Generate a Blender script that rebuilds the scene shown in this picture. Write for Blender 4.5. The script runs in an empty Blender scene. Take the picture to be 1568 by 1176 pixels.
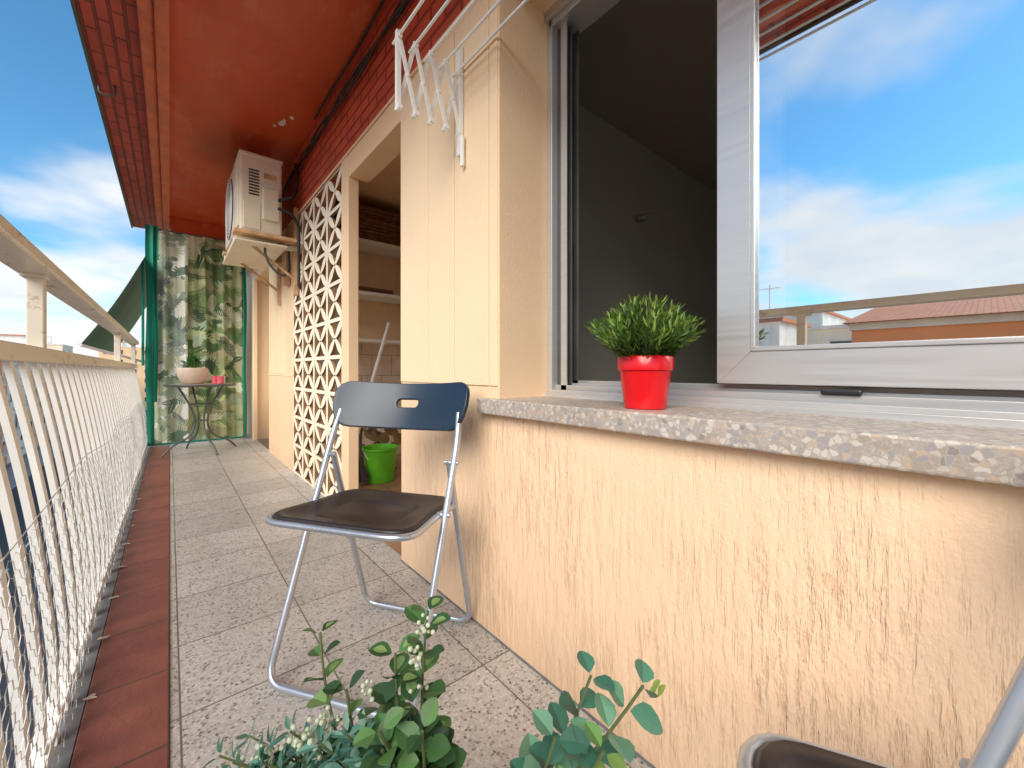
import bpy, bmesh, math, random
import numpy as np
from mathutils import Vector, Matrix
random.seed(7); np.random.seed(7)
S=bpy.context.scene
S.view_settings.view_transform='Standard'; S.view_settings.look='None'; S.view_settings.exposure=0
COL=S.collection
# ---------------------------------------------------------------- materials
def newmat(name):
    m=bpy.data.materials.new(name); m.use_nodes=True
    nt=m.node_tree; b=nt.nodes['Principled BSDF']; return m,nt,b
def N(nt,t,**k):
    n=nt.nodes.new(t)
    for a,v in k.items(): setattr(n,a,v)
    return n
def L(nt,a,b): nt.links.new(a,b)
def pos(nt,scale=(1,1,1),swz=None):
    g=N(nt,'ShaderNodeNewGeometry')
    out=g.outputs['Position']
    if swz:
        s=N(nt,'ShaderNodeSeparateXYZ'); c=N(nt,'ShaderNodeCombineXYZ'); L(nt,out,s.inputs[0])
        for i,ch in enumerate(swz):
            if ch!='0': L(nt,s.outputs['XYZ'.index(ch)],c.inputs[i])
        out=c.outputs[0]
    mp=N(nt,'ShaderNodeMapping'); mp.inputs['Scale'].default_value=scale; L(nt,out,mp.inputs[0])
    return mp.outputs[0]
def ramp(nt,src,stops,interp='LINEAR'):
    r=N(nt,'ShaderNodeValToRGB'); r.color_ramp.interpolation=interp
    e=r.color_ramp.elements
    while len(e)<len(stops): e.new(0.5)
    for i,(p,c) in enumerate(stops):
        e[i].position=p; e[i].color=(c[0],c[1],c[2],1) if not isinstance(c,(int,float)) else (c,c,c,1)
    L(nt,src,r.inputs[0]); return r.outputs[0]
def mix(nt,a,b,f,mode='MIX'):
    m=N(nt,'ShaderNodeMix',data_type='RGBA',blend_type=mode)
    for s,v in ((m.inputs['Factor'],f),(m.inputs['A'],a),(m.inputs['B'],b)):
        if hasattr(v,'is_linked'): L(nt,v,s)
        elif isinstance(v,(int,float)): s.default_value=v
        else: s.default_value=(v[0],v[1],v[2],1)
    return m.outputs['Result']
def noise(nt,vec,scale,detail=3,rough=.55):
    n=N(nt,'ShaderNodeTexNoise'); n.inputs['Scale'].default_value=scale; n.inputs['Detail'].default_value=detail
    n.inputs['Roughness'].default_value=rough; L(nt,vec,n.inputs['Vector']); return n.outputs['Fac']
def bump(nt,b,h,dist,strength=1,prev=None):
    n=N(nt,'ShaderNodeBump'); n.inputs['Distance'].default_value=dist; n.inputs['Strength'].default_value=strength
    L(nt,h,n.inputs['Height'])
    if prev is not None: L(nt,prev,n.inputs['Normal'])
    L(nt,n.outputs[0],b.inputs['Normal']); return n.outputs[0]
def nmat(name,col,rough=.6,metal=0,var=.15,vs=6,bmp=0,bs=80,spec=.5,scale=(1,1,1)):
    m,nt,b=newmat(name); p=pos(nt,scale)
    f=noise(nt,p,vs)
    d=tuple(c*(1-var) for c in col); l=tuple(min(1,c*(1+var)) for c in col)
    L(nt,ramp(nt,f,[(.3,d),(.7,l)]),b.inputs['Base Color'])
    b.inputs['Metallic'].default_value=metal; b.inputs['Specular IOR Level'].default_value=spec
    L(nt,ramp(nt,f,[(.3,max(0,rough-.06)),(.7,min(1,rough+.08))]),b.inputs['Roughness'])
    if bmp: bump(nt,b,noise(nt,p,bs),bmp)
    return m
def math_(nt,op,a,b=None,c=None):
    n=N(nt,'ShaderNodeMath',operation=op)
    for i,v in enumerate((a,b,c)):
        if v is None: continue
        if hasattr(v,'is_linked'): L(nt,v,n.inputs[i])
        else: n.inputs[i].default_value=v
    return n.outputs[0]

# cream stucco; streak>0 gives the rough, vertically combed relief of the parapet wall
def stucco(name,col,streak=.0):
    m,nt,b=newmat(name); p=pos(nt)
    big=noise(nt,p,1.7,4); fine=noise(nt,p,150,2)
    c=ramp(nt,big,[(.3,tuple(x*.95 for x in col)),(.7,tuple(min(1,x*1.04) for x in col))])
    spots=ramp(nt,noise(nt,p,7,6,.7),[(.27,(.84,.73,.62)),(.36,(1,1,1))])
    c=mix(nt,c,spots,.45,'MULTIPLY')
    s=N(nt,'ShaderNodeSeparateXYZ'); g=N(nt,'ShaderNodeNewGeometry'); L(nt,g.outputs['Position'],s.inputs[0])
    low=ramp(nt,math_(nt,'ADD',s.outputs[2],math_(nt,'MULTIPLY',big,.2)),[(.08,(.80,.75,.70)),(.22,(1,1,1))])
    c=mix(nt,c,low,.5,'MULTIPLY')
    b.inputs['Roughness'].default_value=.58
    n1=None
    if streak:
        # wobble the coordinates so that the ridges are not ruler straight
        st=noise(nt,pos(nt,(75,75,9.0)),1.0,4,.68)
        ridge=ramp(nt,st,[(.34,0.),(.50,.8),(.66,1.)])
        lump=ramp(nt,noise(nt,pos(nt,(60,60,26)),1.0,3,.6),[(.35,0.),(.65,1.)])
        msk=ramp(nt,noise(nt,pos(nt,(2.6,2.6,2.4)),1,2),[(.36,.25),(.60,1.)])
        sh=mix(nt,(.8,.8,.8),mix(nt,ridge,lump,.35),msk)
        c=mix(nt,c,ramp(nt,sh,[(.15,(.90,.76,.66)),(.6,(1,1,1))]),.45,'MULTIPLY')  # shade between the ridges also tinted into the colour
        n1=bump(nt,b,sh,streak,1.)
    L(nt,c,b.inputs['Base Color'])
    bump(nt,b,fine,.0013,.9,n1)
    return m
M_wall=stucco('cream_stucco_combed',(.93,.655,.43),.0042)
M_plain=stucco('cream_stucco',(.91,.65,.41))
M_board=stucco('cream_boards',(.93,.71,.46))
M_inner=nmat('store_wall_paint',(.82,.58,.36),.8,var=.08,bmp=.001)
def terrazzo(name,base,chips,scale,tile=None,joint=(.13,.115,.10),rough=.35,pr=.22,em_=.11):
    m,nt,b=newmat(name); p=pos(nt)
    dn=N(nt,'ShaderNodeTexNoise'); dn.inputs['Scale'].default_value=scale*.8; dn.inputs['Detail'].default_value=1; L(nt,p,dn.inputs['Vector'])
    vm=N(nt,'ShaderNodeVectorMath',operation='MULTIPLY_ADD'); L(nt,dn.outputs['Color'],vm.inputs[0]); vm.inputs[1].default_value=(.8/scale,)*3; L(nt,p,vm.inputs[2]); pp=vm.outputs[0]
    wob=N(nt,'ShaderNodeTexVoronoi'); wob.inputs['Scale'].default_value=scale; L(nt,pp,wob.inputs['Vector'])
    e=N(nt,'ShaderNodeTexVoronoi',feature='DISTANCE_TO_EDGE'); e.inputs['Scale'].default_value=scale; L(nt,pp,e.inputs['Vector'])
    sp=N(nt,'ShaderNodeSeparateColor'); L(nt,wob.outputs['Color'],sp.inputs[0])
    chip=ramp(nt,sp.outputs[0],chips,'CONSTANT')
    em=math_(nt,'GREATER_THAN',e.outputs['Distance'],em_)
    pres=math_(nt,'GREATER_THAN',sp.outputs[1],pr)
    f=math_(nt,'MULTIPLY',em,pres)
    bc=ramp(nt,noise(nt,p,300,2),[(.3,tuple(x*.76 for x in base)),(.7,base)])
    c=mix(nt,bc,chip,f)
    dirt=ramp(nt,noise(nt,p,2.3,5,.65),[(.3,(.82,.80,.77)),(.62,(1.03,1.03,1.03))])
    c=mix(nt,c,dirt,.8,'MULTIPLY')
    h=None
    if tile:
        s=N(nt,'ShaderNodeSeparateXYZ'); g=N(nt,'ShaderNodeNewGeometry'); L(nt,g.outputs['Position'],s.inputs[0])
        ds=[]; ids=[]
        for ax,off in ((0,.03),(1,.11)):
            q=math_(nt,'DIVIDE',math_(nt,'ADD',s.outputs[ax],10+off),tile)
            fr=math_(nt,'FRACT',q); ids.append(math_(nt,'FLOOR',q))
            ds.append(math_(nt,'MINIMUM',fr,math_(nt,'SUBTRACT',1.0,fr)))
        d=math_(nt,'MINIMUM',ds[0],ds[1])
        j=math_(nt,'LESS_THAN',d,.0065)
        cm=N(nt,'ShaderNodeCombineXYZ'); L(nt,ids[0],cm.inputs[0]); L(nt,ids[1],cm.inputs[1])
        wn=N(nt,'ShaderNodeTexWhiteNoise'); L(nt,cm.outputs[0],wn.inputs['Vector'])
        c=mix(nt,c,ramp(nt,wn.outputs['Value'],[(0,(.86,.85,.84)),(1,(1.05,1.04,1.03))]),1.,'MULTIPLY')
        c=mix(nt,c,joint,math_(nt,'MULTIPLY',j,.9))
        h=math_(nt,'SUBTRACT',1.0,j)
    L(nt,c,b.inputs['Base Color'])
    L(nt,ramp(nt,noise(nt,p,14,3),[(.3,rough-.1),(.7,rough+.2)]),b.inputs['Roughness'])
    if h is not None: bump(nt,b,h,.002,.8)
    return m
M_floor=terrazzo('terrazzo_tiles',(.56,.525,.49),[(0,(.55,.52,.49)),(.26,(.38,.345,.315)),(.42,(.25,.215,.19)),(.54,(.62,.59,.56)),(.93,(.16,.14,.12))],135,.335,rough=.34)
M_sill=terrazzo('granite_terrazzo',(.50,.44,.39),[(0,(.56,.50,.43)),(.2,(.41,.34,.28)),(.4,(.53,.41,.32)),(.58,(.37,.345,.34)),(.74,(.62,.57,.51)),(.95,(.30,.27,.25))],105,None,rough=.42,em_=.07,pr=.15)
def brickmat(name,swz,c1,c2,mortar,bw,rh,rough=.55,ms=.008,depth=.004):
    m,nt,b=newmat(name); p=pos(nt,(1,1,1),swz)
    t=N(nt,'ShaderNodeTexBrick'); L(nt,p,t.inputs['Vector'])
    for k,v in (('Color1',c1),('Color2',c2),('Mortar',mortar)): t.inputs[k].default_value=(*v,1)
    t.inputs['Scale'].default_value=1; t.inputs['Mortar Size'].default_value=ms; t.inputs['Brick Width'].default_value=bw; t.inputs['Row Height'].default_value=rh
    t.inputs['Mortar Smooth'].default_value=.3
    c=mix(nt,t.outputs['Color'],ramp(nt,noise(nt,pos(nt),5,4,.6),[(.3,(.75,.72,.72)),(.7,(1.15,1.1,1.1))]),1.,'MULTIPLY')
    L(nt,c,b.inputs['Base Color']); b.inputs['Roughness'].default_value=rough
    inv=math_(nt,'SUBTRACT',1.,t.outputs['Fac'])
    n=bump(nt,b,inv,depth); bump(nt,b,noise(nt,pos(nt),70,2),.002,.7,n); return m
M_rbrick=brickmat('red_painted_brick','YZ0',(.66,.11,.045),(.60,.095,.04),(.30,.04,.02),.22,.062)
M_rsoff=brickmat('red_soffit_brick','YX0',(.55,.085,.045),(.46,.065,.035),(.24,.04,.02),.20,.055,depth=.008)
def ceilmat():
    m,nt,b=newmat('red_ceiling_paint'); p=pos(nt)
    c=ramp(nt,noise(nt,pos(nt,(1.5,.7,1)),1.6,5,.6),[(.28,(.52,.062,.016)),(.5,(.64,.092,.022)),(.75,(.72,.13,.038))])
    worn=ramp(nt,noise(nt,pos(nt,(2,.8,2)),2.3,6,.72),[(.56,0.),(.70,1.)])
    c=mix(nt,c,(.74,.26,.13),math_(nt,'MULTIPLY',worn,.5))
    L(nt,c,b.inputs['Base Color'])
    L(nt,ramp(nt,noise(nt,p,4,3),[(.3,.28),(.7,.5)]),b.inputs['Roughness'])
    bump(nt,b,noise(nt,p,7,5),.006,.6); return m
M_ceil=ceilmat()
M_beam=nmat('red_beam_paint',(.66,.16,.065),.5,var=.2,vs=9,bmp=.002,bs=40)
M_terra=brickmat('terracotta_edging','YX0',(.27,.09,.062),(.22,.075,.054),(.12,.06,.045),.30,1.,.45,.004,.002)
M_grout=nmat('grout_blobs',(.60,.50,.42),.9)
M_gutter=nmat('grey_flashing',(.20,.21,.23),.5,.3,var=.3,vs=20)
M_slab=nmat('concrete',(.35,.33,.30),.85,bmp=.003)
def aged(name,col,rustc,rough=.45,thr=.62):
    m,nt,b=newmat(name); p=pos(nt)
    f=ramp(nt,noise(nt,pos(nt,(1,.35,1)),22,5,.7),[(thr-.03,0.),(thr+.08,1.)])
    c=mix(nt,ramp(nt,noise(nt,p,5),[(.3,tuple(x*.9 for x in col)),(.7,col)]),rustc,f)
    L(nt,c,b.inputs['Base Color']); b.inputs['Roughness'].default_value=rough
    return m
M_rail=aged('aged_cream_rail',(.76,.69,.58),(.45,.31,.20),.4,.60)
M_bar=aged('white_bar_paint',(.88,.87,.83),(.55,.48,.40),.4,.70)
M_wire=nmat('galvanised_wire',(.62,.62,.61),.4,.2,var=.35,vs=30)
M_alu=nmat('brushed_aluminium',(.56,.555,.55),.36,.5,var=.04,vs=3,scale=(1,1,30))
M_alud=nmat('dark_aluminium',(.12,.115,.11),.45,.4)
M_blk=nmat('black_plastic',(.015,.015,.016),.4)
M_room=nmat('room_wall_grey',(.62,.58,.49),.9,var=.03,vs=2)
M_roomc=nmat('room_ceiling_grey',(.50,.46,.38),.9,var=.03,vs=2)
M_steel=nmat('chair_steel',(.50,.54,.60),.3,.7,var=.05)
M_seat=nmat('chair_seat_plastic',(.026,.020,.021),.40,var=.15,vs=3)
M_back=nmat('chair_back_plastic',(.010,.025,.050),.36,var=.15,vs=3)  # bluish tint of the reflected sky put into the base colour
M_redpot=nmat('red_gloss_plastic',(.70,.006,.012),.22,var=.05)
M_soil=nmat('soil',(.04,.028,.02),.95,bmp=.004)
M_acw=nmat('ac_cream_enamel',(.82,.73,.57),.4,var=.06)
M_acd=nmat('ac_dark_grille',(.05,.048,.045),.6)
M_brk=nmat('bracket_wood',(.62,.38,.20),.7,var=.3,vs=14)
M_green=nmat('green_canvas',(.0,.20,.13),.75,var=.15)
M_dgreen=nmat('dark_green_awning',(.0,.10,.075),.8,var=.2)
M_bucket=nmat('lime_plastic',(.15,.62,.03),.35)
M_blanket=nmat('brown_blankets',(.20,.085,.04),.95,var=.3,vs=25,bmp=.004)
M_cab=nmat('cable_black',(.02,.02,.02),.5)
M_white=nmat('white_enamel',(.84,.83,.79),.35,var=.04)
M_plaster=nmat('bare_plaster',(.80,.70,.60),.9,bmp=.002)
M_bfloor=brickmat('brown_floor_tile','YX0',(.36,.21,.12),(.31,.18,.10),(.14,.09,.06),.3,.3,.4,.004,.001)
M_wtile=brickmat('white_wall_tile','XZ0',(.80,.72,.62),(.76,.68,.58),(.42,.36,.30),.2,.2,.3,.004,.001)
M_iron=nmat('grey_iron',(.12,.12,.12),.45,.4)
M_beige=nmat('beige_ceramic',(.60,.47,.38),.6)
M_pink=nmat('pink_glass',(.65,.12,.16),.2)
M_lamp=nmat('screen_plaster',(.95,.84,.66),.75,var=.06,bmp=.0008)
M_scrshade=nmat('screen_shaded_plaster',(.34,.19,.085),.85,var=.15)  # shade of the block holes put into a darker brown for their sides
def glassmat():
    m=bpy.data.materials.new('window_glass'); m.use_nodes=True; nt=m.node_tree; nt.nodes.clear()
    o=N(nt,'ShaderNodeOutputMaterial'); g=N(nt,'ShaderNodeBsdfGlossy'); g.inputs['Roughness'].default_value=.0
    g.inputs['Color'].default_value=(.90,.96,1,1)
    t=N(nt,'ShaderNodeBsdfTransparent'); t.inputs['Color'].default_value=(.75,.82,.85,1)
    mx=N(nt,'ShaderNodeMixShader'); mx.inputs[0].default_value=.82
    L(nt,t.outputs[0],mx.inputs[1]); L(nt,g.outputs[0],mx.inputs[2]); L(nt,mx.outputs[0],o.inputs[0]); return m
M_glass=glassmat()
def vcmat(name,rough=.5,transl=.0):
    m,nt,b=newmat(name); a=N(nt,'ShaderNodeAttribute'); a.attribute_name='Col'
    L(nt,a.outputs['Color'],b.inputs['Base Color']); b.inputs['Roughness'].default_value=rough
    if transl:
        o=nt.nodes['Material Output']; t=N(nt,'ShaderNodeBsdfTranslucent'); L(nt,a.outputs['Color'],t.inputs[0])
        mx=N(nt,'ShaderNodeMixShader'); mx.inputs[0].default_value=transl
        L(nt,b.outputs[0],mx.inputs[1]); L(nt,t.outputs[0],mx.inputs[2]); L(nt,mx.outputs[0],o.inputs[0])
    return m
M_leaf=vcmat('leaves',.42,.25); M_fabric=vcmat('printed_fabric',.85,.25)

# ---------------------------------------------------------------- geometry helpers
def empty(name,loc=(0,0,0)):
    e=bpy.data.objects.new(name,None); e.location=loc; COL.objects.link(e); e.empty_display_size=.1
    return e
def par_(o,parent):
    if parent: o.parent=parent; o.matrix_parent_inverse=Matrix.Translation(-Vector(parent.location))
def obj(name,verts,faces,mat,parent=None,smooth=False,cols=None):
    me=bpy.data.meshes.new(name); me.from_pydata([tuple(v) for v in verts],[],faces)
    if mat: me.materials.append(mat)
    if cols is not None:
        at=me.color_attributes.new('Col','FLOAT_COLOR','CORNER')
        arr=np.ones((len(me.loops),4),dtype=np.float32)
        fc=np.array(cols,dtype=np.float32)
        cnt=np.array([len(f) for f in faces]); arr[:,:3]=np.repeat(fc,cnt,axis=0)
        at.data.foreach_set('color',arr.ravel())
    if smooth: me.polygons.foreach_set('use_smooth',[True]*len(me.polygons))
    me.update()
    o=bpy.data.objects.new(name,me); COL.objects.link(o)
    par_(o,parent)
    return o
BF=[(0,1,3,2),(4,6,7,5),(0,4,5,1),(2,3,7,6),(0,2,6,4),(1,5,7,3)]
def box(name,x0,x1,y0,y1,z0,z1,mat,parent=None,bev=0):
    v=[(x,y,z) for x in (x0,x1) for y in (y0,y1) for z in (z0,z1)]
    o=obj(name,v,BF,mat,parent)
    if bev:
        m=o.modifiers.new('b','BEVEL'); m.width=bev; m.segments=2; m.limit_method='ANGLE'
    return o
class MB:
    def __init__(s): s.v=[];s.f=[];s.c=[]
    def add(s,v,f,c=(1,1,1)):
        n=len(s.v); s.v+=[tuple(p) for p in v]; s.f+=[tuple(i+n for i in q) for q in f]; s.c+=[c]*len(f)
    def box(s,x0,x1,y0,y1,z0,z1,c=(1,1,1)):
        s.add([(x,y,z) for x in (x0,x1) for y in (y0,y1) for z in (z0,z1)],BF,c)
    def rod(s,a,b,r,n=4,c=(1,1,1)):
        a=Vector(a);b=Vector(b);d=(b-a)
        if d.length<1e-6:return
        d.normalize(); u=d.orthogonal().normalized(); w=d.cross(u)
        v=[]
        for p in (a,b):
            for i in range(n):
                t=2*math.pi*i/n; v.append(p+u*math.cos(t)*r+w*math.sin(t)*r)
        s.add(v,[(i,(i+1)%n,n+(i+1)%n,n+i) for i in range(n)]+[tuple(range(n))[::-1],tuple(range(n,2*n))],c)
    def leaf(s,p,d,nrm,ln,wd,c,c2=None,round_=False,curl=.1):
        p=Vector(p); d=Vector(d).normalized(); nrm=Vector(nrm); sd=d.cross(nrm)
        if sd.length<1e-4: sd=d.orthogonal()
        sd.normalize(); nn=sd.cross(d).normalized()
        prof=[(0,.0),(.12,.45),(.35,.95),(.6,1),(.82,.68),(.94,.32),(1,.0)] if round_ else [(0,.05),(.25,.8),(.5,1),(.75,.7),(1,0)]
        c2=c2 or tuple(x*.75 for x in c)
        mid=[p+d*ln*t-nn*curl*ln*t*t for t,_ in prof]
        a=[m+sd*wd*.5*w+nn*wd*.14*w for m,(t,w) in zip(mid,prof)]
        b=[m-sd*wd*.5*w+nn*wd*.14*w for m,(t,w) in zip(mid,prof)]
        k=len(prof); n=len(s.v)
        s.v+=[tuple(x) for x in mid+a+b]
        for i in range(k-1):
            s.f.append((n+i,n+i+1,n+k+i+1,n+k+i)); s.c.append(c)
            s.f.append((n+i+1,n+i,n+2*k+i,n+2*k+i+1)); s.c.append(c2)
    def out(s,name,mat,parent=None,smooth=False,colors=True):
        return obj(name,s.v,s.f,mat,parent,smooth,s.c if colors else None)
def fillet(pts,r,n=7,closed=False):
    pts=[Vector(p) for p in pts]; out=[]
    m=len(pts)
    for i,p in enumerate(pts):
        if not closed and i in (0,m-1): out.append(p); continue
        a=pts[i-1]; b=pts[(i+1)%m]
        da=(a-p); db=(b-p); rr=min(r,da.length*.49,db.length*.49)
        A=p+da.normalized()*rr; B=p+db.normalized()*rr
        for k in range(n+1):
            t=k/n; out.append(A*(1-t)**2+p*2*t*(1-t)+B*t*t)
    return out
def tube(name,pts,r,mat,parent=None,closed=False,res=5):
    cu=bpy.data.curves.new(name,'CURVE'); cu.dimensions='3D'; cu.bevel_depth=r; cu.bevel_resolution=res; cu.use_fill_caps=True
    sp=cu.splines.new('POLY'); sp.points.add(len(pts)-1)
    for q,p in zip(sp.points,pts): q.co=(*p,1)
    sp.use_cyclic_u=closed; sp.use_smooth=True
    cu.materials.append(mat)
    o=bpy.data.objects.new(name,cu); COL.objects.link(o)
    par_(o,parent)
    return o
def lathe(name,prof,c,mat,parent=None,n=40):
    v=[];f=[]
    for r,z in prof:
        for i in range(n):
            t=2*math.pi*i/n; v.append((c[0]+r*math.cos(t),c[1]+r*math.sin(t),c[2]+z))
    for j in range(len(prof)-1):
        for i in range(n): f.append((j*n+i,j*n+(i+1)%n,(j+1)*n+(i+1)%n,(j+1)*n+i))
    f.append(tuple(range(n))[::-1]); f.append(tuple(range((len(prof)-1)*n,len(prof)*n)))
    o=obj(name,v,f,mat,parent,True)
    m=o.modifiers.new('e','EDGE_SPLIT'); m.split_angle=math.radians(40); return o

W=.79; H=.85
# ---------------------------------------------------------------- apartment facade
fac=empty('apartment_facade')
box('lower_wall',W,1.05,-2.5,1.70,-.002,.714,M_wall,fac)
box('pier',W,1.10,.995,1.70,.714,2.08,M_plain,fac)
box('pier_near',W,1.09,-2.5,-.8,.714,2.08,M_plain,fac)
box('window_head',W,1.10,-2.5,1.70,2.08,2.10,M_plain,fac)
ys=[1.0,1.045,1.253,1.447,1.70]
for i in range(4):
    box('board_%d'%i,W-.005,W+.004,ys[i]+.003,ys[i+1]-.002,.80,2.078,M_board,fac,.002)
box('red_brick_band',W+.0,.91,-2.5,8,2.10,2.62,M_rbrick,fac)
box('shutter_box',.912,1.12,-2.5,1.66,2.10,2.62,M_plain,fac)
box('brick_ledge',W-.010,W,-2.5,8,2.098,2.110,M_plain,fac,.003)
box('door_lintel',W,.91,1.70,2.40,1.97,2.10,M_plain,fac,.004)
box('door_post',W-.004,.85,2.40,2.52,0,2.098,M_plain,fac,.006)
box('wall_mid',W,.91,3.80,4.86,-.002,2.10,M_plain,fac)
box('wall_mid_base',W-.006,W+.01,3.80,4.86,.80,.81,M_board,fac,.002)
for y in (4.1,4.35,4.6): box('wall_groove_board',W-.004,W+.01,y,y+.235,.82,2.09,M_board,fac,.002)
box('far_lintel',W,.91,4.86,5.85,1.95,2.10,M_plain,fac)
box('far_jamb',W,1.10,5.85,6.6,-.002,2.10,M_plain,fac)
box('far_jamb_trim',W-.012,W+.03,5.80,5.85,0,1.95,M_board,fac,.004)
far_door=empty('balcony_door')
box('door_leaf',1.03,1.06,4.88,5.84,.0,1.95,nmat('door_paint',(.55,.42,.28),.5),far_door)
for z0,z1 in ((.12,.85),(.98,1.82)): box('door_panel',1.015,1.032,5.0,5.72,z0,z1,M_acw,far_door,.01)
box('recess_top',.91,1.1,4.80,5.86,1.96,2.1,M_plain,fac)
box('facade_beyond',W,1.1,6.6,14,-12,6,M_plain,fac)
box('facade_before',W+.001,1.1,-9,-2.5,-12,6,M_plain,fac)
box('facade_below',W+.002,1.1,-2.5,6.6,-12,-.25,M_plain,fac)
box('facade_above',W+.002,1.1,-2.5,6.6,2.82,6,M_plain,fac)
# storeroom
st=empty('storeroom')
box('floor',W,2.05,1.70,3.95,-.05,-.001,M_bfloor,st)
box('far_wall',.915,2.05,3.90,3.96,0,2.5,M_inner,st)
box('tile_dado',.915,2.0,3.885,3.90,0,1.12,M_wtile,st)
box('side_wall',2.0,2.06,1.70,3.90,0,2.5,M_inner,st)
box('near_wall',1.10,2.0,1.68,1.702,0,2.5,M_inner,st)
box('ceiling',.913,2.05,1.67,3.95,2.42,2.5,M_inner,st)
box('pier_back',1.05,1.12,1.60,1.70,0,2.1,M_inner,st)
sh=empty('storage_shelf')
for z in (1.98,1.52,1.1): box('board',.93,1.99,3.56,3.885,z,z+.028,M_white,sh,.003)
for x in (1.1,1.8):
    for z in (1.98,1.52): box('bracket',x,x+.02,3.7,3.884,z-.12,z-.001,M_white,sh,.002)
bl=empty('folded_blankets')
zz=2.01
for i in range(9):
    h=random.uniform(.028,.042)
    box('blanket_%d'%i,1.12+random.uniform(-.02,.02),1.80+random.uniform(-.02,.02),3.58+random.uniform(-.01,.01),3.86,zz,zz+h-.002,M_blanket,bl,.012); zz+=h
zz=1.55
for i in range(2): box('blanket_low_%d'%i,1.25,1.6,3.60,3.86,zz,zz+.022,M_blanket,bl,.009); zz+=.025
bk=(1.24,3.04,0)
bu=empty('plastic_bucket',bk)
lathe('shell',[(.095,.0),(.10,.01),(.125,.24),(.134,.245),(.134,.262),(.126,.262),(.122,.245),(.097,.015)],bk,M_bucket,bu)
tube('handle',[(bk[0]+.13*math.cos(t),bk[1]-.02-.04*math.sin(t),.24-.10*math.sin(t)) for t in np.linspace(0,math.pi,16)],.004,M_white,bu)
mo=empty('mop')
tube('pole',[(1.02,2.95,.35),(1.42,3.3,1.25)],.014,M_white,mo)
tube('pole_b',[(1.06,3.0,.05),(1.10,3.02,.75)],.012,M_iron,mo)
mb=MB()
for i in range(60):
    a=random.uniform(0,6.28); r=random.uniform(.01,.07)
    mb.rod((1.06,3.02,.28),(1.06+r*math.cos(a),3.0+r*math.sin(a),.02+random.random()*.03),.005,4)
mb.out('mop_strands',M_iron,mo,colors=False)
ra=empty('rag_pile')
mb=MB()
for i in range(30):
    x=random.uniform(1.2,1.5); y=random.uniform(3.3,3.5); z=.02+random.random()*.45
    mb.leaf((x,y,z),(random.uniform(-1,1),random.uniform(-.5,.1),random.uniform(-.6,.3)),(0,-1,.3),.14,.10,random.choice([(.25,.1,.12),(.4,.35,.3),(.1,.12,.15),(.3,.22,.1)]),curl=.4)
mb.out('cloths',M_fabric,ra)
# room behind the window (unseen opening added in its back wall to let skylight in)
rm=empty('living_room')
box('back_wall_a',4.2,4.3,-.9,1.60,-.05,2.6,M_room,rm)
box('back_wall_below_opening',4.2,4.3,-2.3,-.9,-.05,.9,M_room,rm)
box('back_wall_above_opening',4.2,4.3,-2.3,-.9,2.2,2.6,M_room,rm)
box('back_wall_b',4.2,4.3,-2.5,-2.3,-.05,2.6,M_room,rm)
box('far_wall',1.12,4.2,1.60,1.68,-.05,2.6,M_room,rm)
box('near_wall',1.12,4.2,-2.6,-2.5,-.05,2.6,M_room,rm)
box('floor',1.12,4.2,-2.5,1.60,-.06,0,M_bfloor,rm)
box('ceiling',1.10,4.2,-2.5,1.60,2.45,2.55,M_roomc,rm)
lathe('wall_lamp_base',[(.0,.0),(.03,.0),(.035,.02),(.02,.035),(.0,.04)],(2.5,1.57,1.89),M_alu,rm,20)
tube('wall_lamp_arm',[(2.5,1.6,1.9),(2.5,1.52,1.92),(2.56,1.48,1.93)],.008,M_alu,rm)
# ---------------------------------------------------------------- balcony slab, floor, ceiling
bs_=empty('balcony_slab')
box('slab',-.22,W,-2.5,6.6,-.22,-.006,M_slab,bs_)
box('gutter',-.205,-.165,-2.5,6.6,-.006,.004,M_gutter,bs_)
fl=box('balcony_floor',0,W+.02,-2.5,6.6,-.005,.0,M_floor)
ed=empty('terracotta_edging')
box('tiles',-.163,-.001,-2.5,6.6,-.006,.006,M_terra,ed,.003)
mb=MB()
y=-2.4
while y<6.4:
    for k in range(3):
        a=random.uniform(-.008,.008); x=-.170+random.uniform(-.006,.008)
        mb.leaf((x,y+a,.008),(1,random.uniform(-.8,.8),.02),(0,0,1),random.uniform(.015,.030),.012,(1,1,1),round_=True,curl=0)
    y+=.30
mb.out('grout',M_grout,ed,colors=False)
box('joint_strip',W-.004,W-.0005,-2.5,1.70,.0005,.005,M_gutter,bs_)
ce=empty('balcony_ceiling')
box('ceiling_slab',.0,W,-2.5,6.6,2.60,2.82,M_ceil,ce)
box('beam_inner',-.055,.0,-2.5,6.6,2.47,2.815,M_beam,ce,.008)
box('beam_outer',-.115,-.055,-2.5,6.6,2.50,2.81,M_beam,ce,.012)
box('outer_soffit',-.335,-.115,-2.5,6.6,2.56,2.80,M_rsoff,ce)
box('drip_edge',-.350,-.335,-2.5,6.6,2.54,2.79,M_alud,ce,.004)
box('end_header',.002,W-.002,6.02,6.1,2.42,2.598,M_ceil,ce)
tube('soffit_hook',[(-.25,3.4,2.56),(-.25,3.4,2.50),(-.30,3.4,2.48),(-.32,3.4,2.50),(-.32,3.4,2.54)],.006,M_iron,ce)
mb=MB()
for cx,cy,sc in ((.61,3.22,.055),(.645,3.12,.03),(.57,3.30,.022)):
    n=17; rr=[sc*random.uniform(.35,1) for _ in range(n)]
    v=[(cx+rr[i]*.6*math.cos(6.283*i/n),cy+rr[i]*1.3*math.sin(6.283*i/n),2.5965) for i in range(n)]+[(cx,cy,2.5965)]
    mb.add(v,[(i,n,(i+1)%n) for i in range(n)])
mb.out('peeled_patch',M_plaster,ce,colors=False)
cb=empty('wall_cables')
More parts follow.
